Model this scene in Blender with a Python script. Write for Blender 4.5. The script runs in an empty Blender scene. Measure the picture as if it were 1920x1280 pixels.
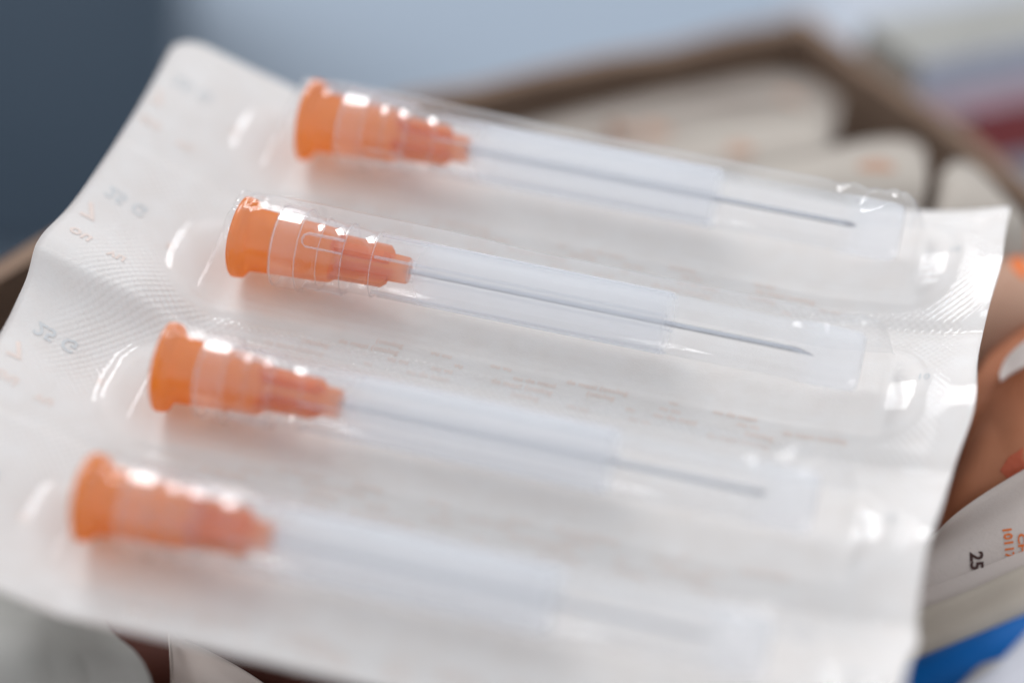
import bpy, bmesh, math, random
from mathutils import Vector, Matrix, noise
random.seed(7)
C = bpy.context.scene.collection
S = bpy.context.scene
S.unit_settings.system = 'METRIC'
S.unit_settings.scale_length = 0.01          # one unit is one centimetre

# ---------------------------------------------------------------- camera
cam = bpy.data.cameras.new('camera')
cam.lens = 100.0; cam.sensor_width = 36.0; cam.sensor_fit = 'HORIZONTAL'
cam.clip_start = 0.5; cam.clip_end = 500.0
cam_o = bpy.data.objects.new('camera', cam); C.objects.link(cam_o)
cam_o.matrix_world = Matrix(((0.96392312, -0.19874829, 0.17706305, 4.91519494),
                             (0.25407727, 0.48869457, -0.83463906, -15.87632439),
                             (0.07935334, 0.84951559, 0.52156142, 16.17288143),
                             (0, 0, 0, 1)))
cam.dof.use_dof = True
cam.dof.focus_distance = 17.42
cam.dof.aperture_fstop = 0.088
S.camera = cam_o

# ---------------------------------------------------------------- world and lamps
w = bpy.data.worlds.new('World'); S.world = w; w.use_nodes = True
bg = w.node_tree.nodes['Background']
bg.inputs['Color'].default_value = (0.86, 0.92, 1.0, 1)
bg.inputs['Strength'].default_value = 1.18

def area(name, direction, dist, sx, sy, power, col):
    l = bpy.data.lights.new(name, 'AREA'); l.shape = 'RECTANGLE'
    l.size = sx; l.size_y = sy; l.energy = power; l.color = col
    o = bpy.data.objects.new(name, l); C.objects.link(o)
    d = Vector(direction).normalized()
    o.location = Vector((1.8, -1.6, 7.0)) + d * dist
    o.rotation_euler = d.to_track_quat('Z', 'Y').to_euler()
    return o
area('window_light', (-0.50, 0.50, 0.70), 70, 26, 26, 32000, (0.985, 0.985, 1.0))
area('curl_highlight_light', (-0.55, 0.70, 0.50), 80, 24, 20, 5000, (0.95, 0.97, 1.0))  # added lamp, no second window: keeps the highlight on the strip's right curl
area('room_light', (0.55, -0.25, 0.85), 80, 60, 50, 3000, (1.0, 0.95, 0.90))

S.view_settings.view_transform = 'Standard'; S.view_settings.look = 'None'
S.view_settings.exposure = -0.03; S.view_settings.gamma = 1.0
S.render.engine = 'CYCLES'
cy = S.cycles
cy.use_denoising = True
cy.max_bounces = 16; cy.transparent_max_bounces = 48; cy.transmission_bounces = 12
cy.diffuse_bounces = 4; cy.glossy_bounces = 4
cy.caustics_reflective = False; cy.caustics_refractive = False
cy.sample_clamp_indirect = 6.0

# ---------------------------------------------------------------- materials
def mat(name):
    m = bpy.data.materials.new(name); m.use_nodes = True
    nt = m.node_tree; nt.nodes.clear()
    out = nt.nodes.new('ShaderNodeOutputMaterial')
    return m, nt, out
def N(nt, t, **kw):
    n = nt.nodes.new(t)
    for k, v in kw.items():
        if k in n.inputs: n.inputs[k].default_value = v
        else: setattr(n, k, v)
    return n
def mixsh(nt, fac, a, b):
    n = nt.nodes.new('ShaderNodeMixShader')
    if isinstance(fac, (int, float)): n.inputs[0].default_value = fac
    else: nt.links.new(fac, n.inputs[0])
    nt.links.new(a.outputs[0], n.inputs[1]); nt.links.new(b.outputs[0], n.inputs[2])
    return n
def math_(nt, op, a, b=None):
    n = nt.nodes.new('ShaderNodeMath'); n.operation = op
    for i, x in enumerate((a, b)):
        if x is None: continue
        if isinstance(x, (int, float)): n.inputs[i].default_value = x
        else: nt.links.new(x, n.inputs[i])
    return n.outputs[0]
def obj_coord(nt):
    return nt.nodes.new('ShaderNodeTexCoord').outputs['Object']
def noise_tex(nt, vec, scale, detail=4, rough=.55):
    n = N(nt, 'ShaderNodeTexNoise', Scale=scale, Detail=detail, Roughness=rough)
    nt.links.new(vec, n.inputs['Vector']); return n.outputs[0]
def ramp(nt, fac, stops):
    n = nt.nodes.new('ShaderNodeValToRGB'); e = n.color_ramp.elements
    while len(e) > 1: e.remove(e[-1])
    e[0].position = stops[0][0]; e[0].color = (*stops[0][1], 1)
    for p_, c_ in stops[1:]:
        x = e.new(p_); x.color = (*c_, 1)
    nt.links.new(fac, n.inputs[0]); return n.outputs[0]

def seal_emboss(nt):
    """height of the knurled heat seal, masked by the vertex attribute 'seal'"""
    v = obj_coord(nt)
    sep = nt.nodes.new('ShaderNodeSeparateXYZ'); nt.links.new(v, sep.inputs[0])
    k = math.pi / 0.026
    x = math_(nt, 'MULTIPLY', sep.outputs[0], k); y = math_(nt, 'MULTIPLY', sep.outputs[1], k * .92)
    a = math_(nt, 'SINE', x); b = math_(nt, 'SINE', y)
    d = math_(nt, 'MULTIPLY', a, b)
    at = nt.nodes.new('ShaderNodeAttribute'); at.attribute_name = 'seal'
    return math_(nt, 'MULTIPLY', d, at.outputs['Fac']), v, at

def make_film(name, milk, rough, tint=(1, 1, 1), emboss=0.0, ior=1.5, crinkle=0.0, frost=None, cap=.24):
    m, nt, out = mat(name)
    h, v, at = seal_emboss(nt)
    nz = noise_tex(nt, v, 9.0, 3)
    hh = math_(nt, 'ADD', math_(nt, 'MULTIPLY', h, emboss), math_(nt, 'MULTIPLY', nz, crinkle))
    bump = N(nt, 'ShaderNodeBump', Strength=1.0, Distance=0.01); nt.links.new(hh, bump.inputs['Height'])
    tr = N(nt, 'ShaderNodeBsdfTransparent'); tr.inputs[0].default_value = (*tint, 1)
    di = N(nt, 'ShaderNodeBsdfDiffuse'); di.inputs[0].default_value = (.89, .90, .935, 1)
    tl = N(nt, 'ShaderNodeBsdfTranslucent'); tl.inputs[0].default_value = (.89, .90, .935, 1)
    cloud = mixsh(nt, .60, di, tl)
    if frost:                                     # frosted stretches of the moulding, by place along it
        sx = nt.nodes.new('ShaderNodeSeparateXYZ'); nt.links.new(v, sx.inputs[0])
        g = math_(nt, 'MULTIPLY', sx.outputs[0], .25)
        r_ = ramp(nt, g, [(a * .25, (b, b, b)) for a, b in frost])
        body = mixsh(nt, r_, tr, cloud)
    else:
        body = mixsh(nt, milk, tr, cloud)
    gl = N(nt, 'ShaderNodeBsdfGlossy', Roughness=rough)
    fr = N(nt, 'ShaderNodeFresnel', IOR=ior)
    for n in (gl, fr, di): nt.links.new(bump.outputs[0], n.inputs['Normal'])
    f2 = math_(nt, 'MINIMUM', math_(nt, 'MULTIPLY', fr.outputs[0], .8), cap)
    top = mixsh(nt, f2, body, gl)
    nt.links.new(top.outputs[0], out.inputs[0])
    return m

def make_paper(name, col, col2=None, rough=.75, scale=6, bump=.003, emboss=0.0, trans=.12):
    m, nt, out = mat(name)
    h, v, at = seal_emboss(nt)
    n1 = noise_tex(nt, v, scale, 5)
    c = ramp(nt, n1, [(.3, col2 or tuple(x * .93 for x in col)), (.7, col)])
    fib = noise_tex(nt, v, 60, 3)
    hh = math_(nt, 'ADD', math_(nt, 'MULTIPLY', h, emboss), math_(nt, 'MULTIPLY', fib, bump * 100))
    b = N(nt, 'ShaderNodeBump', Strength=1.0, Distance=0.01); nt.links.new(hh, b.inputs['Height'])
    p = N(nt, 'ShaderNodeBsdfPrincipled', Roughness=rough)
    p.inputs['Specular IOR Level'].default_value = .3
    nt.links.new(c, p.inputs['Base Color']); nt.links.new(b.outputs[0], p.inputs['Normal'])
    tl = N(nt, 'ShaderNodeBsdfTranslucent'); nt.links.new(c, tl.inputs[0])
    s = mixsh(nt, trans, p, tl)
    nt.links.new(s.outputs[0], out.inputs[0])
    return m

def make_simple(name, col, rough=.6, col2=None, scale=3, metal=0.0, spec=.5, bump=.02):
    m, nt, out = mat(name)
    v = obj_coord(nt)
    n1 = noise_tex(nt, v, scale, 5)
    c = ramp(nt, n1, [(.3, col2 or tuple(x * .85 for x in col)), (.7, col)])
    b = N(nt, 'ShaderNodeBump', Strength=.4, Distance=bump)
    nt.links.new(noise_tex(nt, v, scale * 8, 3), b.inputs['Height'])
    p = N(nt, 'ShaderNodeBsdfPrincipled', Roughness=rough, Metallic=metal)
    p.inputs['Specular IOR Level'].default_value = spec
    nt.links.new(c, p.inputs['Base Color']); nt.links.new(b.outputs[0], p.inputs['Normal'])
    nt.links.new(p.outputs[0], out.inputs[0])
    return m

def make_orange():
    m, nt, out = mat('orange_plastic')
    di = N(nt, 'ShaderNodeBsdfDiffuse'); di.inputs[0].default_value = (.78, .215, .012, 1)
    tl = N(nt, 'ShaderNodeBsdfTranslucent'); tl.inputs[0].default_value = (.92, .32, .035, 1)
    tr = N(nt, 'ShaderNodeBsdfTransparent'); tr.inputs[0].default_value = (1, .70, .34, 1)
    body = mixsh(nt, .5, di, tl)
    body = mixsh(nt, .40, body, tr)
    gl = N(nt, 'ShaderNodeBsdfGlossy', Roughness=.22)
    fr = N(nt, 'ShaderNodeFresnel', IOR=1.5)
    top = mixsh(nt, math_(nt, 'MINIMUM', fr.outputs[0], .06), body, gl)
    nt.links.new(top.outputs[0], out.inputs[0])
    return m

M = dict(
    ring=make_film('frosted_ring_plastic', .20, .2),
    film=make_film('clear_blister_film', .04, .06, emboss=.14, crinkle=.22, ior=1.42),
    sheath=make_film('clear_sheath_plastic', .22, .055, cap=.16, tint=(.99, .99, .99),
                     frost=[(.2, .16), (.40, .16), (.44, .06), (1.0, .07), (1.25, .38), (2.70, .46), (2.76, .07), (3.5, .08), (3.65, .26), (3.9, .24)]),
    rib=make_film('frosted_rib_plastic', .26, .25),
    glue=make_film('clear_glue', .22, .12),
    orange=make_orange(),
    steel=make_simple('needle_steel', (.50, .50, .52), .24, metal=1.0, bump=.0005),
    paper=make_paper('backing_paper', (.845, .80, .76), (.815, .755, .705), emboss=.24, trans=.18),
    print_orange=make_paper('orange_print', (.84, .70, .62), trans=.1),
    print_grey=make_paper('grey_print', (.66, .66, .65), trans=.1),
    mark=make_paper('orange_mark_print', (.38, .20, .12), (.36, .25, .19), scale=3),
    ink_orange=make_paper('orange_ink', (.70, .17, .04), trans=.05),
    ink_brown=make_paper('brown_ink', (.07, .035, .03), trans=.05),
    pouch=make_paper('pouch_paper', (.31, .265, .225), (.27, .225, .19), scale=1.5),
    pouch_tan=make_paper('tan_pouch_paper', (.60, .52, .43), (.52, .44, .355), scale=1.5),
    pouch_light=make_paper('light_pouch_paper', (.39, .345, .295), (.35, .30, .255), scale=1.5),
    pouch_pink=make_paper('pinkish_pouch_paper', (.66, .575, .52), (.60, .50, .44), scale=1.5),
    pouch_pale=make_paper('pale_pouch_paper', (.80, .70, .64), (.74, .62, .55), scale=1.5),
    pouch_rose=make_paper('rose_pouch_paper', (.60, .38, .28), (.52, .29, .19), scale=1.2, trans=.3),
    pouch_white=make_paper('white_pouch_paper', (.50, .50, .54), (.46, .45, .48), scale=1.5),
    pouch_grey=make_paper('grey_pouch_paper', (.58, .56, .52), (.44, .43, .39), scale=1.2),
    pouch_rust=make_paper('rust_pouch_paper', (.54, .22, .115), (.44, .125, .045), scale=.9, trans=.3),  # on pack_f this tone paints in shadow with orange bounce
    pouch_shade=make_paper('shade_pouch_paper', (.12, .028, .014), (.07, .016, .008), scale=2),  # dark tone painted for the shaded inside of the box
    red_orange=make_simple('red_orange_print', (.42, .065, .015), .6),
    card=make_simple('cardboard', (.22, .145, .10), .85, (.16, .10, .068), 2.5, spec=.2),
    card_edge=make_simple('cardboard_edge', (.36, .26, .18), .9, (.25, .17, .12), 8, spec=.1),
    table=make_simple('table_surface', (.215, .257, .31), .45, (.208, .249, .30), .12, bump=.002),
    slate=make_simple('slate_blue_plastic', (.098, .132, .168), .5, (.082, .112, .145), .3, bump=.002),
    blue=make_simple('blue_plastic', (.001, .105, .36), .55, spec=.15, bump=.001),
    lilac=make_simple('lilac_card', (.42, .42, .48), .5),
    beige=make_simple('beige_card', (.26, .25, .225), .6),
    pink=make_simple('pink_card', (.60, .42, .46), .5),
    maroon=make_simple('maroon_card', (.24, .030, .028), .5),
    whitecard=make_simple('white_card', (.36, .38, .42), .5),
)

# ---------------------------------------------------------------- mesh helpers
def link(name, verts, faces, m, parent=None, smooth=True, attr=None):
    me = bpy.data.meshes.new(name); me.from_pydata([tuple(v) for v in verts], [], faces); me.update()
    me.materials.append(m)
    if smooth: me.polygons.foreach_set('use_smooth', [True] * len(me.polygons))
    if attr:
        for k, vals in attr.items():
            a = me.attributes.new(k, 'FLOAT', 'POINT'); a.data.foreach_set('value', vals)
    o = bpy.data.objects.new(name, me); C.objects.link(o)
    if parent: o.parent = parent
    return o
def empty(name, M4=None):
    o = bpy.data.objects.new(name, None); C.objects.link(o); o.empty_display_size = .5
    if M4 is not None: o.matrix_world = M4
    return o
def tag(o, label=None, cat=None, group=None, kind=None):
    for k, v in (('label', label), ('category', cat), ('group', group), ('kind', kind)):
        if v: o[k] = v
    return o
def grid_faces(nu, nv, off=0, wrap=False):
    f = []
    for i in range(nu - 1):
        for j in range(nv if wrap else nv - 1):
            a = off + i * nv + j; b = off + i * nv + (j + 1) % nv
            f.append((a, b, b + nv, a + nv))
    return f
def box_mesh(x0, y0, z0, x1, y1, z1, bevel=.0):
    bm = bmesh.new(); bmesh.ops.create_cube(bm, size=1)
    for v in bm.verts:
        v.co = Vector(((x0 + x1) / 2 + v.co.x * (x1 - x0), (y0 + y1) / 2 + v.co.y * (y1 - y0), (z0 + z1) / 2 + v.co.z * (z1 - z0)))
    if bevel: bmesh.ops.bevel(bm, geom=bm.edges[:], offset=bevel, segments=3, affect='EDGES', profile=.5)
    return bm
def link_bm(name, bm, m, parent=None, smooth=False):
    me = bpy.data.meshes.new(name); bm.to_mesh(me); bm.free(); me.materials.append(m)
    if smooth: me.polygons.foreach_set('use_smooth', [True] * len(me.polygons))
    o = bpy.data.objects.new(name, me); C.objects.link(o)
    if parent: o.parent = parent
    return o
def sm(t): t = max(0., min(1., t)); return t * t * (3 - 2 * t)
# measured outlines of the packs (cm)
D = {'paper_back_pack': [[[0.272, 2.336, 6.247], [0.955, 2.826, 6.415], [1.647, 3.386, 6.502], [2.368, 3.935, 6.56], [2.755, 4.13, 6.549], [3.076, 4.125, 6.432]], [[0.518, 1.538, 6.036], [1.263, 1.734, 6.097], [1.994, 2.017, 6.11], [2.724, 2.32, 6.156], [3.067, 2.565, 6.239], [3.217, 2.78, 6.341]]], 'pack_j': [[[0.558, 2.052, 6.27], [1.069, 2.38, 6.43], [1.572, 2.791, 6.533], [2.09, 3.194, 6.62], [2.571, 3.444, 6.664], [2.854, 3.488, 6.639]], [[0.781, 1.295, 6.134], [1.331, 1.44, 6.179], [1.867, 1.671, 6.176], [2.4, 1.923, 6.205], [2.782, 2.155, 6.256], [3.019, 2.281, 6.376]]], 'pack_b': [[[1.488, 1.992, 6.433], [1.859, 2.399, 6.575], [2.288, 2.791, 6.674], [2.77, 3.248, 6.667], [3.02, 3.314, 6.688], [3.129, 3.197, 6.655]], [[1.674, 1.261, 6.351], [2.1, 1.393, 6.418], [2.558, 1.604, 6.408], [2.977, 1.825, 6.428], [3.217, 1.999, 6.433], [3.311, 2.135, 6.427]]], 'pack_c': [[[2.616, 1.797, 6.889], [3.048, 2.147, 6.919], [3.452, 2.491, 6.949], [3.701, 2.657, 6.938], [3.856, 2.66, 6.891], [3.929, 2.424, 6.871]], [[2.813, 0.892, 6.716], [3.258, 1.099, 6.705], [3.602, 1.28, 6.685], [3.876, 1.372, 6.739], [3.975, 1.417, 6.779], [4.003, 1.464, 6.845]]], 'pack_d': [[[4.031, 1.823, 6.833], [4.053, 2.152, 6.969], [4.121, 2.312, 7.01], [4.253, 2.332, 6.998], [4.407, 2.215, 6.949], [4.544, 2.089, 6.893]], [[4.119, 1.069, 6.747], [4.206, 1.092, 6.754], [4.345, 1.128, 6.766], [4.483, 1.165, 6.777], [4.622, 1.201, 6.789], [4.761, 1.238, 6.8]]], 'pack_e': [[[4.48, 1.7, 6.868], [4.582, 1.737, 6.893], [4.691, 1.76, 6.892], [4.798, 1.784, 6.895], [4.908, 1.803, 6.888]], [[4.503, 0.507, 6.486], [4.639, 0.543, 6.497], [4.774, 0.579, 6.508], [4.91, 0.615, 6.519], [5.046, 0.651, 6.53]]], 'pack_f': [[[4.56, 0.165, 6.494], [4.636, 0.382, 6.623], [4.731, 0.512, 6.702], [4.845, 0.598, 6.803], [4.983, 0.673, 6.875]], [[4.552, -0.383, 6.004], [4.684, -0.348, 6.014], [4.81, -0.296, 6.054], [4.968, -0.236, 6.097], [5.16, -0.167, 6.143]]], 'pack_g': [[[4.635, -0.347, 6.415], [4.698, -0.106, 6.588], [4.765, 0.129, 6.749], [4.842, 0.21, 6.853], [4.969, 0.303, 6.959]], [[4.559, -0.939, 5.877], [4.717, -0.843, 5.977], [4.865, -0.768, 6.048], [5.014, -0.692, 6.118], [5.194, -0.608, 6.191]]], 'pack_h': [[[4.54, -1.128, 6.156], [4.654, -1.02, 6.291], [4.817, -0.858, 6.4], [5.013, -0.688, 6.509], [5.183, -0.584, 6.618]], [[4.438, -1.668, 5.902], [4.644, -1.579, 5.975], [4.845, -1.477, 6.071], [5.074, -1.357, 6.185], [5.302, -1.238, 6.296]]], 'pack_h_flap': [[[4.415, -1.641, 6.03], [4.618, -1.545, 6.114], [4.82, -1.447, 6.204], [5.049, -1.33, 6.312], [5.278, -1.214, 6.421]], [[4.441, -1.75, 5.962], [4.643, -1.653, 6.048], [4.842, -1.552, 6.143], [5.069, -1.431, 6.259], [5.297, -1.315, 6.367]]], 'pack_i': [[[4.414, -1.827, 6.001], [4.644, -1.72, 6.095], [4.843, -1.618, 6.189], [5.067, -1.495, 6.311], [5.292, -1.375, 6.426]], [[4.528, -2.348, 5.742], [4.752, -2.238, 5.842], [4.946, -2.136, 5.94], [5.164, -2.01, 6.067], [5.382, -1.885, 6.194]]], 'white_pack': [[[4.699, -2.896, 6.15], [4.899, -2.753, 6.31], [5.075, -2.633, 6.442], [5.145, -2.525, 6.496], [5.281, -2.382, 6.678]], [[4.908, -3.332, 5.956], [5.085, -3.221, 6.073], [5.267, -3.125, 6.165], [5.421, -3.037, 6.255], [5.574, -2.948, 6.344]]], 'grey_tab': [[[4.894, -2.645, 6.255], [4.977, -2.569, 6.348], [5.058, -2.528, 6.387], [5.141, -2.493, 6.414]], [[4.917, -2.7, 6.159], [5.022, -2.639, 6.22], [5.098, -2.587, 6.279], [5.174, -2.534, 6.338]]], 'grey_pack': [[[-1.056, -3.106, 6.041], [-0.723, -3.087, 5.958], [-0.471, -3.039, 5.854], [-0.279, -3.008, 5.743], [-0.146, -3.042, 5.643]], [[-0.651, -3.893, 5.412], [-0.321, -3.806, 5.439], [-0.051, -3.653, 5.4], [0.162, -3.516, 5.355], [0.36, -3.464, 5.371]]], 'pale_pack': [[[0.112, -2.625, 5.456], [0.19, -2.679, 5.343], [0.393, -2.679, 5.275], [0.688, -2.723, 5.199], [1.024, -2.785, 5.082]], [[0.341, -3.162, 5.094], [0.554, -3.194, 4.971], [0.802, -3.226, 5.027], [1.025, -3.185, 5.018], [1.346, -3.134, 4.989]]], 'brown_pack': [[[-0.515, -2.154, 5.08], [0.222, -2.098, 5.111], [0.948, -2.145, 5.173], [1.383, -2.186, 5.153], [1.724, -2.15, 5.094]], [[-0.246, -2.732, 4.639], [0.714, -2.659, 4.813], [1.133, -2.666, 4.853], [1.527, -2.597, 4.828], [1.852, -2.53, 4.826]]], 'pale_rim': [[[4.74, -0.028, 6.775], [4.764, 0.064, 6.839], [4.837, 0.134, 6.925], [4.963, 0.228, 7.032]], [[4.757, -0.086, 6.753], [4.804, -0.024, 6.779], [4.883, 0.023, 6.827], [5.003, 0.084, 6.884]]], 'pack_k': [[[4.545, 0.717, 6.423], [4.637, 0.938, 6.553], [4.768, 1.082, 6.645], [4.952, 1.195, 6.763]], [[4.586, 0.344, 6.099], [4.742, 0.423, 6.174], [4.898, 0.502, 6.248], [5.089, 0.591, 6.324]]], 'red_print': [[4.843, -0.556, 6.394], [4.878, -0.501, 6.47], [4.938, -0.462, 6.513], [5.088, -0.346, 6.647], [5.187, -0.547, 6.292], [5.003, -0.577, 6.306], [4.921, -0.571, 6.343]], 'rod': [[[4.447, -2.581, 5.876], [5.599, -1.992, 6.428]]]}
T = {'25': [[4.7665, -1.2757, 6.2369], [0.027, -0.0766, -0.0375], [0.0744, 0.0156, 0.0169]], '10117': [[4.9189, -1.1002, 6.3477], [0.0205, -0.0513, -0.0248], [0.0485, 0.0165, 0.0144]], 'CH.': [[5.0182, -1.1287, 6.3442], [0.0231, -0.0608, -0.0295], [0.0577, 0.0186, 0.0166]]}
# ---------------------------------------------------------------- the blister strip
P = 1.203                                     # pitch of the four units
TILT = math.radians(12)
STRIP = Matrix.Translation((0, 0, 7.6)) @ Matrix.Rotation(TILT, 4, 'X')
XL0, XR0, YT, YB = -1.06, 4.60, .5 * P, -3.5 * P

def edge_l(y):                                 # left edge of the sheet
    t = -y / P + .5
    return XL0 + .035 * math.sin(t * 2.1) + (.12 * sm((t - 3.2) / .8))
def edge_r(y):
    t = -y / P + .5
    return XR0 + .05 * math.exp(-((t - 1.62) / .26) ** 2) + .02 * math.exp(-((t - .55) / .2) ** 2) - .035 * math.exp(-((t - 2.62) / .3) ** 2) + .03 * math.exp(-((t - 3.1) / .1) ** 2)
def paper_z(x, y):
    t = -y / P + .5                            # 0..4 down the strip
    tc = min(abs(t - round(t)), .5)            # 0 at a perforation, .5 mid unit
    z = -.30
    l = max(0, (-x - .02) / 1.04)
    z += .34 * l ** 1.15 * (1 + .10 * math.sin(t * 1.7)) if l > 0 else 0
    if l > 0:
        ridge = math.exp(-((t - 2.0) / .28) ** 2) if t < 2 else math.exp(-((t - 2.0) / .10) ** 2)
        z += .12 * ridge * sm(l / .5)
        z -= .07 * math.exp(-((t - 2.45) / .30) ** 2) * sm(l / .6)
        z -= .10 * sm((t - 3.2) / .8) * l
    r = max(0, (x - 3.55) / 1.05)
    z += (.26 - .035 * t) * r ** 1.7
    z += .055 * math.cos(2 * math.pi * tc * 1.0) * -1 * sm((x - 3.8) / .6) * (.6 + .25 * t) * .7
    z -= .022 * math.exp(-(tc / .06) ** 2) * sm((x + .5) / .6)
    z += .030 * sm((t - 3.55) / .45)
    z += .012 * noise.noise(Vector((x * .9, y * 1.1, 3.1)))
    z += .004 * noise.noise(Vector((x * 4, y * 4, 7.7)))
    return z

strip = empty('blister_strip', STRIP)
tag(strip, 'white paper and clear film strip of four needles lying on the open box', 'blister pack')

def sheet_xy(u, t):
    y = YT - t * P
    a, b = edge_l(y), edge_r(y)
    return a + (b - a) * u, y
nu, nv = 150, 169
vs, seal = [], []
CORNER = .16
for i in range(nu):
    for j in range(nv):
        u = i / (nu - 1); t = 4 * j / (nv - 1)
        x, y = sheet_xy(u, t)
        # rounded outer corners
        for cx, sx in ((edge_l(y), 1), (edge_r(y), -1)):
            for cy_, sy in ((YT, -1), (YB, 1)):
                r0 = .22 if (sx == 1 and sy == -1) else .05
                dx = (x - cx) * sx; dy = (y - cy_) * sy
                if dx < r0 and dy < r0:
                    qx, qy = r0 - dx, r0 - dy; m_ = max(qx, qy); d_ = math.hypot(qx, qy)
                    if d_ > 1e-6:
                        qx *= m_ / d_; qy *= m_ / d_
                        x = cx + sx * (r0 - qx); y = cy_ + sy * (r0 - qy)
        vs.append((x, y, paper_z(x, y)))
        seal.append(1.0)
n0 = len(vs)
fs = grid_faces(nu, nv)
vb = [(x, y, z - .018) for x, y, z in vs]
fs2 = [tuple(reversed([a + n0 for a in f_])) for f_ in fs]
rim = []
bord = [(i, 0) for i in range(nu)] + [(nu - 1, j) for j in range(1, nv)] + [(i, nv - 1) for i in range(nu - 2, -1, -1)] + [(0, j) for j in range(nv - 2, 0, -1)]
for k in range(len(bord)):
    a = bord[k][0] * nv + bord[k][1]; b = bord[(k + 1) % len(bord)][0] * nv + bord[(k + 1) % len(bord)][1]
    rim.append((b, a, a + n0, b + n0))
XF0, XF1, HW = -.45, 4.36, .455               # footprint of a blister inside its unit
def foot(x, yl):
    """>0 inside the pocket: distance measure to its rounded outline"""
    cx = (XF0 + XF1) / 2; hx = (XF1 - XF0) / 2
    r = .36
    qx = max(abs(x - cx) - (hx - r), 0); qy = max(abs(yl) - (HW - r), 0)
    return r - math.hypot(qx, qy)
for k in range(n0):
    x, y, z = vs[k]; t = -y / P + .5; yl = (t - math.floor(min(t, 3.999)) - .5) * P
    seal[k] = (1.0 - sm((foot(x, yl) + .02) / .03)) * sm((x + .98) / .35) * sm((4.52 - x) / .1)
link('paper_backing', vs + vb, fs + fs2 + rim, M['paper'], strip, attr={'seal': seal + [0.0] * n0})

def facet(x, y, s, seed):
    """creased film: difference of two cell distances"""
    d, _ = noise.voronoi(Vector((x * s, y * s, seed)))
    return d[1] - d[0]
def film_z(x, yl, row):
    y = -row * P + yl
    base = paper_z(x, y) + .010
    fd = foot(x, yl)
    if fd <= 0: return base
    flat = .30                                   # axis height above paper
    # cross profile: flared feet, round crown
    a = min(1.0, abs(yl) / HW)
    skirt = .035 * min(1.0, (1 - a ** 6)) * sm(fd / .07)
    prof = (1 - min(1.0, abs(yl) / (.318 + .03 * sm((.2 - x) / .3))) ** 2.9) ** .60
    if x < 1.2:   R = .575
    else:         R = .575 - .03 * sm((x - 1.2) / .8)
    sx = sm((x + .17) / .17) ** .75 * math.sqrt(max(0.0, 1 - (max(0.0, x - 3.86) / .24) ** 2.4))
    h = max(skirt, 0) + (R - .035) * prof * max(0, sx)
    crown = sm((prof - .45) / .5)
    e = (1 - sm((x - .02) / .20)) * sm((x + .16) / .12)
    h += .095 * (facet(x, yl, 5.2, row * 3.1 + .7) - .35) * e * crown
    e2 = sm((x - 3.42) / .15) * (1 - sm((x - 3.95) / .12))
    h += .085 * (facet(x, yl, 5.0, row * 2.3 + 4.1) - .35) * e2 * crown
    h += .006 * noise.noise(Vector((x * 1.2, yl * 7, row * 5.))) * crown
    h += .004 * noise.noise(Vector((x * .5, yl * 16, row * 9.))) * crown
    return base + max(0, h) 
names = ['clear blister at the back of the strip', None, None, None]
for row in range(4):
    nu_, nv_ = 300, 90
    vs, sl = [], []
    for i in range(nu_):
        for j in range(nv_):
            yl = (.5 - j / (nv_ - 1)) * (P - .012)
            y = -row * P + yl
            a, b = edge_l(y) + .004, edge_r(y) - .004
            if row == 0 and yl > .5 * P - .22: a += .22 - math.sqrt(max(0, .0484 - (yl - .5 * P + .22) ** 2))
            uu = i / (nu_ - 1)
            x = a + (b - a) * uu
            vs.append((x, y, film_z(x, yl, row)))
            sl.append((1.0 - sm((foot(x, yl) + .02) / .03)) * sm((x + .98) / .35) * sm((4.52 - x) / .1))
    link('blister', vs, grid_faces(nu_, nv_), M['film'], strip, attr={'seal': sl})

# printing on the backing paper
def text_mesh(body, size, bold=0.0):
    c = bpy.data.curves.new('t', 'FONT'); c.body = body; c.size = size; c.resolution_u = 2
    c.offset = bold
    o = bpy.data.objects.new('t', c); C.objects.link(o)
    bpy.context.view_layer.update()
    dg = bpy.context.evaluated_depsgraph_get()
    me = bpy.data.meshes.new_from_object(o.evaluated_get(dg))
    bpy.data.objects.remove(o); bpy.data.curves.remove(c)
    return me
def print_on_paper(items, name, m):
    V, F = [], []
    for body, x, y, size, ang, sy in items:
        me = text_mesh(body, size, size * .02)
        o = len(V); ca, sa = math.cos(ang), math.sin(ang)
        for v in me.vertices:
            lx, ly = v.co.x, v.co.y * sy
            X, Y = x + lx * ca - ly * sa, y + lx * sa + ly * ca
            V.append((X, Y, paper_z(X, Y) + .004))
        F += [tuple(o + i for i in (p_.vertices if sy > 0 else reversed(p_.vertices))) for p_ in me.polygons]
        bpy.data.meshes.remove(me)
    o = link(name, V, F, m, strip, smooth=False)
    return o
it, gr, bl = [], [], []
for row in range(4):
    y0 = -row * P
    gr.append(('25 G', -.93, y0 + .19, .135, math.radians(-6), -1)); gr.append(('10', 4.27, y0 + .16, .08, 0, -1))
    for k in range(4):
        yy = y0 - .395 - .062 * k
        if row == 3 and k > 2: continue
        x = .35 + .22 * ((k * 7 + row * 3) % 4)
        for q_ in range(7):
            wd = ('vu ou', '(otolog', 'ou de maxi', 'vu', 'de maxi (otolog', 'ou vu')[(q_ * 5 + k * 3 + row) % 6]
            if x > 3.6: break
            it.append((wd, x, yy, .060, 0, 1)); x += len(wd) * .036 + .10 + .10 * ((q_ + k) % 3)
    it.append(('7', -1.0, y0 - .02, .20, 0, -1)); it.append(('ou', -.98, y0 - .30, .14, math.radians(-8), -1))
    it.append(('vu', -.72, y0 - .36, .12, 0, -1)); it.append(('x', -.47, y0 - .08, .10, 0, 1))
print_on_paper(it, 'orange_lettering', M['print_orange'])['kind'] = 'stuff'
print_on_paper(gr, 'stamped_number', M['print_grey'])['kind'] = 'stuff'

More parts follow.
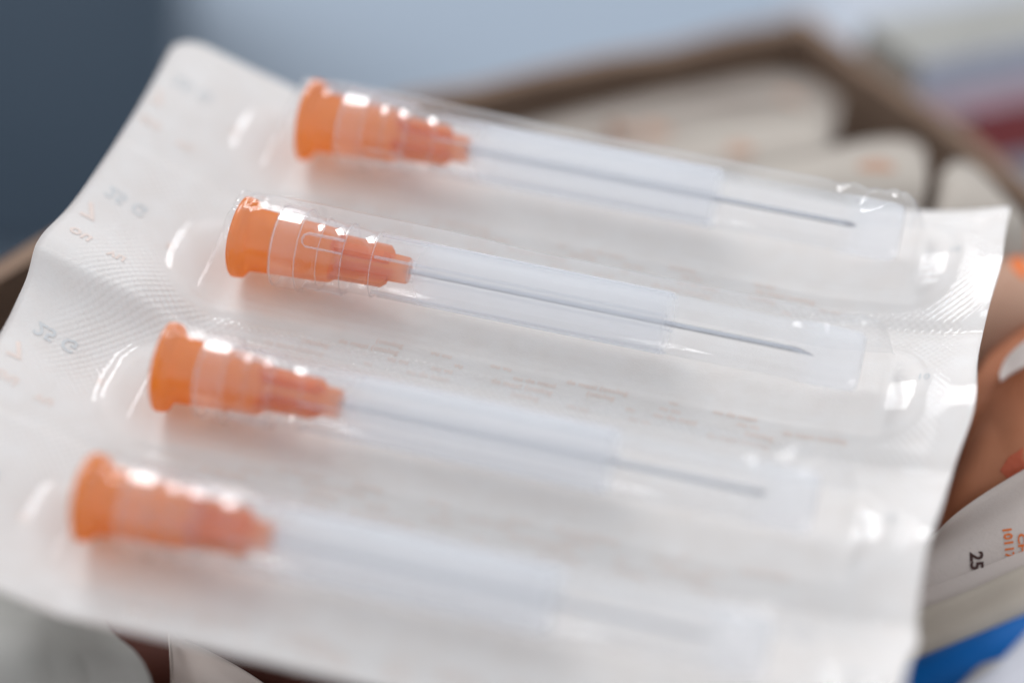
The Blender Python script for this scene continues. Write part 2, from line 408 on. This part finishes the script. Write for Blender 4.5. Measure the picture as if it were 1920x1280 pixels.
# ---------------------------------------------------------------- needles
def lathe(prof, n=48, caps=True):
    """prof: list of (x, r) along the x axis"""
    vs = []
    for x, r in prof:
        for j in range(n):
            a = 2 * math.pi * j / n
            vs.append((x, r * math.cos(a), r * math.sin(a)))
    fs = grid_faces(len(prof), n, 0, True)
    fs = [tuple(reversed(f_)) for f_ in fs]
    return vs, fs
def cap(vs, fs, n, first=True, last=True):
    if first: fs.append(tuple(range(n - 1, -1, -1))[::-1])
    if last: fs.append(tuple(range(len(vs) - n, len(vs))))
    return vs, fs
def bars(specs):
    """thin fins: (x0,x1,angle,r0,r1a,r1b,thickness)"""
    V, F = [], []
    for x0, x1, ang, r0, ra, rb, th in specs:
        ca, sa = math.cos(ang), math.sin(ang)
        o = len(V)
        for x, r1 in ((x0, ra), (x1 - .03, rb), (x1, (rb + r0) / 2)):
            for rr, s in ((r0, -1), (r1, -1), (r1, 1), (r0, 1)):
                V.append((x, rr * ca - s * th / 2 * sa, rr * sa + s * th / 2 * ca))
        for k in (0, 4):
            for a in range(4):
                b = (a + 1) % 4
                F.append((o + k + a, o + k + b, o + k + b + 4, o + k + a + 4))
        F.append((o + 3, o + 2, o + 1, o)); F.append((o + 8, o + 9, o + 10, o + 11))
    return V, F

def keyway(a0):
    """one raised U-shaped rib lying on the sheath"""
    path = [(.70, 0), (.47, 0), (.445, 4), (.437, 11), (.445, 18), (.47, 22), (.70, 22)]
    V, F = [], []
    for k, (x, da) in enumerate(path):
        dx, dd = (0, 1) if k in (0, 1) else ((0, -1) if k in (5, 6) else (1, 0))
        for q_ in (-1, 1):
            for r_ in (.214, .236):
                a = math.radians(a0 + da + dd * q_ * 1.6); xx = x + dx * q_ * .006
                V.append((xx, r_ * math.cos(a), r_ * math.sin(a)))
    for k in range(len(path) - 1):
        o = k * 4
        for a, b in ((0, 1), (1, 3), (3, 2), (2, 0)): F.append((o + a, o + b, o + b + 4, o + a + 4))
    return V, F

def make_needle():
    root = empty('hypodermic_needle')
    # hub: flange, conical socket, core
    n = 56
    vs, fs = lathe([(0.015, .10), (0.0, .12), (-.022, .236), (-.012, .254), (.012, .256), (.045, .250), (.062, .225),
                    (.09, .200), (.30, .186), (.52, .176), (.60, .168), (.625, .150), (.635, .098), (.90, .090), (1.075, .084), (1.088, .078), (1.09, .03)], n)
    cap(vs, fs, n)
    # two flats / ears on the flange, as on luer lock hubs
    vs = [(x, y * (1.0 if not (-.03 < x < .05 and r_ > .2) else (1.0 + .06 * math.cos(2 * math.atan2(z, y)))), z)
          for (x, y, z) in vs for r_ in (math.hypot(y, z),)]
    link('hub', vs, fs, M['orange'], root)
    V, F = bars([(.60, .97, math.radians(a), .07, .152, .140, .050) for a in (38, 128, 218, 308)])
    link('hub_fin_set', V, F, M['orange'], root, smooth=False)
    # cannula with a bevelled point
    R = .0175; nn = 20
    xs = [1.05, 1.5, 2.2, 2.9, 3.50]
    cv = []
    for x in xs:
        for j in range(nn):
            a = 2 * math.pi * j / nn; cv.append((x, R * math.cos(a), R * math.sin(a)))
    for j in range(nn):
        a = 2 * math.pi * j / nn; cv.append((3.50 + .13 * (1 - (math.sin(a) + 1) / 2) , R * math.cos(a), R * math.sin(a)))
    cf = grid_faces(len(xs) + 1, nn, 0, True); cf.append(tuple(range(len(cv) - nn, len(cv))))
    link('cannula', cv, cf, M['steel'], root)
    gv, gf = lathe([(1.085, .075), (1.12, .070), (1.17, .050), (1.26, .032)], 24)
    link('glue_bead', gv, gf, M['glue'], root)
    # sheath: collar, stepped rings, long tube, closed end
    prof = [(.262, .236), (.248, .252), (.262, .258), (.405, .256), (.420, .262), (.432, .226),
            (.535, .222), (.545, .229), (.557, .221), (.69, .218), (.700, .230), (.712, .206), (.87, .202), (.880, .211), (.892, .199),
            (1.3, .197), (2.2, .194), (2.73, .192), (2.74, .186), (3.50, .180), (3.54, .188), (3.60, .190), (3.84, .186), (3.895, .178), (3.915, .158), (3.918, .06)]
    sv, sf = lathe(prof, 64); cap(sv, sf, 64, False, True)
    sh = link('sheath', sv, sf, M['sheath'], root)
    # raised rings round the sheath
    for x, r_, h_ in ((.262, .250, .006), (.420, .252, .007), (.548, .218, .005), (.702, .216, .006), (.884, .199, .005)):
        rv, rf = [], []
        for k in range(48):
            a = 2 * math.pi * k / 48
            for j in range(6):
                b = 2 * math.pi * j / 6
                q_ = r_ + h_ * .5 + h_ * math.sin(b); rv.append((x + h_ * .8 * math.cos(b), q_ * math.cos(a), q_ * math.sin(a)))
        for k in range(48):
            for j in range(6):
                rf.append((k * 6 + j, ((k + 1) % 48) * 6 + j, ((k + 1) % 48) * 6 + (j + 1) % 6, k * 6 + (j + 1) % 6))
        link('ring', rv, rf, M['ring'], sh)
    # frosted ribs outside the tube
    V, F = bars([(.90, 2.74, math.radians(a), .190, .212, .206, .016) for a in (35, 90, 145, 215, 270, 325)])
    link('rib_set', V, F, M['rib'], sh, smooth=False)
    # raised key way: an open U on the collar side
    for a0 in (250, 12, 130):
        V, F = keyway(a0)
        link('keyway', V, F, M['rib'], sh, smooth=False)
    return root
def copy_tree(o, parent=None):
    c = o.copy(); C.objects.link(c)
    if parent: c.parent = parent
    for ch in list(o.children): copy_tree(ch, c)
    return c
OFF = (.053, .024, -.017, -.060); DY = (.020, -.010, -.041, .030); YAW = (.002, 0, .001, -.002); ROLL = (.7, -.35, 1.0, 2.0)
LAB = ('orange hubbed needle in the rear blister of the strip, nearest the box rim',
       'sharply focused orange hubbed needle in the second blister from the back',
       'orange hubbed needle in the third blister from the back, beside the crease',
       'most blurred orange hubbed needle, in the front blister nearest the camera')
proto = make_needle()
for i in range(4):
    o = proto if i == 0 else copy_tree(proto)
    y = -i * P + DY[i] - YAW[i] * 1.8
    o.matrix_world = STRIP @ Matrix.Translation((OFF[i], y, -.005)) @ Matrix.Rotation(YAW[i], 4, 'Z') @ Matrix.Rotation(ROLL[i], 4, 'X')
    tag(o, LAB[i], 'needle', 'needles sealed in the blister strip')

# ---------------------------------------------------------------- table, box and what stands around
def quad_sheet(name, x0, y0, x1, y1, z, m):
    return link(name, [(x0, y0, z), (x1, y0, z), (x1, y1, z), (x0, y1, z)], [(0, 1, 2, 3)], m, None, False)
tag(quad_sheet('table_top', -70, -50, 80, 110, 0.0, M['table']), kind='structure')

box = empty('cardboard_box', Matrix.Identity(4))
tag(box, 'open brown cardboard box filled with needle packs, under the blister strip', 'box')
ZR = 6.5
def wall(pts, name, top=ZR, th=.16):
    """vertical board along the polyline pts (its inside on the left of travel)"""
    vs, fs = [], []
    n = len(pts)
    for k, (x, y) in enumerate(pts):
        a = Vector(pts[max(0, k - 1)]); b = Vector(pts[min(n - 1, k + 1)])
        d = (b - a).normalized(); nrm = Vector((d.y, -d.x))
        w_ = .02 * math.sin(k * 2.3)
        for s, z in ((0, .16), (0, top + w_), (1, top + w_), (1, .16)):
            vs.append((x + nrm.x * th * s, y + nrm.y * th * s, z))
    for k in range(n - 1):
        for a in range(4):
            b = (a + 1) % 4
            fs.append((k * 4 + a, k * 4 + b, k * 4 + 4 + b, k * 4 + 4 + a))
    fs.append((0, 1, 2, 3)); fs.append(tuple(n * 4 - 4 + a for a in (3, 2, 1, 0)))
    return link(name, vs, fs, M['card'], box, False)
def lerp(a, b, n): return [(a[0] + (b[0] - a[0]) * k / n, a[1] + (b[1] - a[1]) * k / n) for k in range(n + 1)]
A = (-.713, 1.756); B = (2.576, 5.206); Cc = (8.40, -1.10); Dd = (4.6, -6.6); Ee = (-1.9, -6.2)
wall(lerp(B, A, 8), 'back_wall')
wall(lerp((Cc[0], Cc[1]), (B[0] - .12, B[1] + .13), 8), 'side_wall', ZR + .03)
wall([A[:], (-1.20, .75), (-1.731, -.903), (-2.05, -2.6), (-2.1, -4.4), Ee][0:6], 'side_wall')
wall(lerp(Ee, Dd, 6) + lerp(Dd, Cc, 6)[1:], 'front_wall')
link('base_panel', [(*q_, .1) for q_ in (A, (-2.05, -2.6), Ee, Dd, Cc, B)], [(0, 1, 2, 3, 4, 5)], M['card'], box, False)

def catmull(p, n):
    out = []
    P_ = [Vector(q_) for q_ in p]; P_ = [2 * P_[0] - P_[1]] + P_ + [2 * P_[-1] - P_[-2]]
    seg = len(p) - 1
    for k in range(n):
        t = k / (n - 1) * seg; i = min(int(t), seg - 1); t -= i
        a, b, c, d = P_[i:i + 4]
        out.append(.5 * ((2 * b) + (c - a) * t + (2 * a - 5 * b + 4 * c - d) * t * t + (3 * b - a - 3 * c + d) * t ** 3))
    return out
VIEW = Vector((-.177, .835, -.5216))
def pouch(name, rows, m, th=.04, bulge=.1, nu=40, nv=24, down=True, wav=.02, parent=None, seed=0.0):
    """paper pouch: a thick sheet lofted between its top and bottom outlines"""
    rows = [catmull(r, nu) for r in rows]
    if down:
        last = rows[-1]; low = []
        for k, v in enumerate(last):
            z = .45; low.append(Vector((v.x + (v.x - rows[0][k].x) * .6, v.y + (v.y - rows[0][k].y) * .6, z)))
        mid = [(a * .5 + b * .5) for a, b in zip(last, low)]
        rows += [mid, low]
    cols = [catmull([r[k] for r in rows], nv) for k in range(nu)]
    nrm = (rows[1][nu // 2] - rows[0][nu // 2]).cross(rows[0][-1] - rows[0][0]).normalized()
    if nrm.dot(VIEW) > 0: nrm = -nrm
    front, back = [], []
    for i in range(nu):
        for j in range(nv):
            u, t = i / (nu - 1), j / (nv - 1)
            e = (1 - (2 * u - 1) ** 4) * (1 - (1 - min(1, t * 3)) ** 3)
            p_ = cols[i][j]
            d = bulge * e + wav * noise.noise(p_ * 1.3 + Vector((seed, 0, 0)))
            if wav > .04:                         # crumpled paper
                d += wav * .45 * (abs(noise.noise(p_ * 3.1 + Vector((0, seed, 0)))) - .2)
            front.append(p_ + nrm * (d + th / 2)); back.append(p_ + nrm * (wav * noise.noise(p_ * 1.3) - th / 2))
    n0 = len(front)
    fs = grid_faces(nu, nv); fb = [tuple(reversed([a + n0 for a in f_])) for f_ in fs]
    bord = [(i, 0) for i in range(nu)] + [(nu - 1, j) for j in range(1, nv)] + [(i, nv - 1) for i in range(nu - 2, -1, -1)] + [(0, j) for j in range(nv - 2, 0, -1)]
    for k in range(len(bord)):
        a = bord[k][0] * nv + bord[k][1]; b = bord[(k + 1) % len(bord)][0] * nv + bord[(k + 1) % len(bord)][1]
        fb.append((b, a, a + n0, b + n0))
    return link(name, front + back, fs + fb, m, parent)
def spot(name, p_, rx, rz, parent, m, face=None):
    """flat printed mark on the front of a pouch"""
    vs, fs = [Vector(p_)], []
    n = 20
    nr = -VIEW; ex = Vector((.96, .25, .08)); ez = nr.cross(ex).normalized()
    c = Vector(p_) + nr * .0
    for s in (.5, 1):
        for k in range(n):
            a = 2 * math.pi * k / n; q_ = s * (1 + .15 * math.sin(3 * a + p_[0]))
            vs.append(c + ex * rx * q_ * math.cos(a) + ez * rz * q_ * math.sin(a))
    for k in range(n):
        fs.append((0, 1 + k, 1 + (k + 1) % n)); fs.append((1 + k, 1 + n + k, 1 + n + (k + 1) % n, 1 + (k + 1) % n))
    vs = lay_on(vs, face)
    return link(name, vs, fs, m, parent, False)

def pack(key, label, m, group='needle packs standing in the box', cat='needle pack', name='needle_pack', **kw):
    o = pouch(name, D[key], m, seed=len(key) * 1.7 + ord(key[-1]), **kw)
    # a root at the base of the pack parents the pouch
    b = Vector(o.data.vertices[0].co)
    r = empty(name, Matrix.Translation((b.x, b.y, .45)))
    o.name = 'pouch'; o.parent = r; o.matrix_parent_inverse = r.matrix_world.inverted()
    tag(r, label, cat, group)
    return r, o
from mathutils.bvhtree import BVHTree
def lay_on(V, face, lift=.008):
    """drop flat print onto the front of a pouch"""
    me = face.data
    t_ = BVHTree.FromPolygons([v.co.copy() for v in me.vertices], [tuple(p_.vertices) for p_ in me.polygons])
    out = []
    for v in V:
        h, nr, i, d = t_.ray_cast(Vector(v) - VIEW * 3, VIEW)
        out.append((h if h is not None else Vector(v)) - VIEW * lift)
    return out
def child_world(o, r): o.parent = r; o.matrix_parent_inverse = r.matrix_world.inverted(); return o

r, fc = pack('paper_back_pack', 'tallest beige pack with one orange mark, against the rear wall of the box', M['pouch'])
child_world(spot('print_mark', (2.83, 3.20, 6.85), .11, .07, None, M['mark'], fc), r)
r, fc = pack('pack_j', 'beige pack layered in front of the tallest one, low behind the rear needle', M['pouch'])
child_world(spot('print_mark', (1.93, 2.55, 6.70), .11, .07, None, M['mark'], fc), r)
child_world(spot('print_mark', (1.68, 2.49, 6.68), .11, .06, None, M['mark'], fc), r)
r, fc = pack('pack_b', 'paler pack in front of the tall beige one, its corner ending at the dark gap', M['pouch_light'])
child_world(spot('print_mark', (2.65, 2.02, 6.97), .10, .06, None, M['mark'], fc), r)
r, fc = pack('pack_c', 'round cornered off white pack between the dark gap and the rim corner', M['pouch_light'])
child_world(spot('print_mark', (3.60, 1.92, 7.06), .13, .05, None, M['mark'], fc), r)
pack('pack_d', 'small whitish pack behind the top right corner of the strip, touching the side rim', M['pouch_light'])
r, fc = pack('pack_e', 'pinkish pack with a bright orange hub mark, right of the strip corner', M['pouch_rose'])
child_world(spot('print_mark', (4.70, 1.20, 6.90), .05, .095, None, M['ink_orange'], fc), r)
pack('pack_k', 'added pale pack edge lightening the top of the rust one, below the orange marked pack', M['pouch_light'])  # added: its pale paper paints the lighter top of pack_f
pack('pack_f', 'pack painted in rust brown shade, just right of the second needle', M['pouch_rust'], wav=.06, nu=70, nv=60)  # shadowed paper, its shade put into the rust colour
r, fc = pack('pack_g', 'rust coloured pack with a pale slanting edge, behind the one with printed numbers', M['pouch_rust'], wav=.06, nu=70, nv=60)
child_world(pouch('pale_rim', D['pale_rim'], M['pouch_pale'], down=False, th=.03, bulge=0, wav=.0), r)
pv = [Vector(q_) for q_ in D['red_print']]; pv = [sum(pv, Vector()) / len(pv)] + pv
child_world(link('red_print', lay_on(pv, fc), [(0, k, k % (len(pv) - 1) + 1) for k in range(1, len(pv))], M['red_orange'], None, False), r)
r, face = pack('pack_h', 'beige pack printed 10117 in orange and 25 in dark ink, right of the strip', M['pouch_pink'], bulge=.0, wav=.0)
def face_text(body, key, m, name, size=1.0):
    o_, rd, up = [Vector(q_) for q_ in T[key]]
    me = text_mesh(body, 1.0, .03)
    rl = rd.length; ul = up.length
    s = ul / .7 * size
    rdn = rd / rl; upn = (up - rdn * up.dot(rdn)).normalized(); nn = rdn.cross(upn)
    adv = rl / (.55 * s) * .84
    V = [o_ + rdn * v.co.x * s * adv + upn * v.co.y * s for v in me.vertices]
    V = lay_on(V, face)
    F = [tuple(p_.vertices) for p_ in me.polygons]
    bpy.data.meshes.remove(me)
    return child_world(link(name, V, F, m, None, False), r)
face_text('25', '25', M['ink_brown'], 'stamped_number')
face_text('10117', '10117', M['ink_orange'], 'printed_number')
face_text('CH.', 'CH.', M['ink_orange'], 'printed_letters', .72)
child_world(pouch('seal_flap', D['pack_h_flap'], M['pouch_pink'], down=False, th=.02, bulge=.0, wav=.005), r)
pack('pack_i', 'plain tan pack between the numbered pack and the blue rod', M['pouch_tan'], bulge=.0)
a_, b_ = [Vector(q_) for q_ in D['rod'][0]]
def rod(a, b, rad, m, name):
    d = (b - a).normalized(); s = d.cross(Vector((0, 0, 1))).normalized(); t = s.cross(d); n = 32
    vs, rings = [], [(0, .0), (0, .8), (.02, .95), (.05, 1), ((b - a).length - .05, 1), ((b - a).length, .9), ((b - a).length, 0)]
    for x, q_ in rings:
        for k in range(n):
            an = 2 * math.pi * k / n
            vs.append(a + d * x + (s * math.cos(an) + t * math.sin(an)) * rad * q_)
    return link(name, vs, grid_faces(len(rings), n, 0, True), m)
tag(rod(a_, b_, .20, M['blue'], 'plastic_rod'), 'bright blue plastic rod lying across the bottom right of the packs', 'rod')
pack('white_pack', 'white pack in the bottom right corner, in front of the blue rod', M['pouch_white'])
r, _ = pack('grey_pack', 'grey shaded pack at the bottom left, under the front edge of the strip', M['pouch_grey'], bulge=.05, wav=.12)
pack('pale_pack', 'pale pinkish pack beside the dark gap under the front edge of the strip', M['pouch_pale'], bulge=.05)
pack('brown_pack', 'added dark red brown sheet painted as box shade, behind the pale pack, under the front edge of the strip', M['pouch_shade'])  # added sheet, the dark of the box interior painted on it
gt = pouch('paper_tab', D['grey_tab'], M['pouch_light'], down=False, th=.02, bulge=.03)
tag(gt, 'small rounded grey white paper tab lying on the blue rod', 'paper tab')

# things beyond the box
bn = empty('storage_bin', Matrix.Translation((-4.35, 10.0, 0)) @ Matrix.Rotation(math.radians(20.6), 4, 'Z'))
tag(bn, 'dark slate blue storage bin standing behind at the left', 'storage bin')
def local_box(name, x0, y0, z0, x1, y1, z1, m, parent, bevel=.1):
    return link_bm(name, box_mesh(x0, y0, z0, x1, y1, z1, bevel), m, parent, True)
local_box('bin_body', -12, 0, 0, 0, 8, 8.0, M['slate'], bn, .25)
local_box('bin_lid', -12.2, -.2, 8.0, .15, 8.2, 8.9, M['slate'], bn, .2)

cd = Vector((.72, .69, 0)).normalized(); cn = Vector((.69, -.72, 0)).normalized()
mc = empty('medicine_carton', Matrix(((cd.x, cn.x, 0, 3.60), (cd.y, cn.y, 0, 4.42), (0, 0, 1, 0), (0, 0, 0, 1))))
tag(mc, 'upright carton with lilac, pink and dark red bands behind the right box rim', 'carton')
link_bm('carton_body', box_mesh(-.0, -.75, 0, 9, 0, 6.75, .03), M['beige'], mc)
link_bm('lilac_band', box_mesh(.02, 0.004, 6.42, 9, .03, 6.73), M['lilac'], mc)
link_bm('pink_band', box_mesh(.02, 0.004, 6.20, 9, .03, 6.416), M['pink'], mc)
link_bm('red_band', box_mesh(.6, 0.004, 5.70, 9, .03, 6.196), M['maroon'], mc)
link_bm('white_band', box_mesh(.3, 0.004, 3.0, 9, .03, 5.696), M['whitecard'], mc)
ps = link('pale_sheet', [(2.2, 14, .02), (9, 17, .02), (12, 30, .02), (-1, 30, .02), (2.2, 14, .03), (9, 17, .03), (12, 30, .03), (-1, 30, .03)],
     [(3, 2, 1, 0), (4, 5, 6, 7), (0, 1, 5, 4), (1, 2, 6, 5), (2, 3, 7, 6), (3, 0, 4, 7)], M['whitecard'], None, False)  # thin flat sheet, paler than the table top
tag(ps, 'pale flat sheet lying on the table behind the box corner', 'paper sheet')
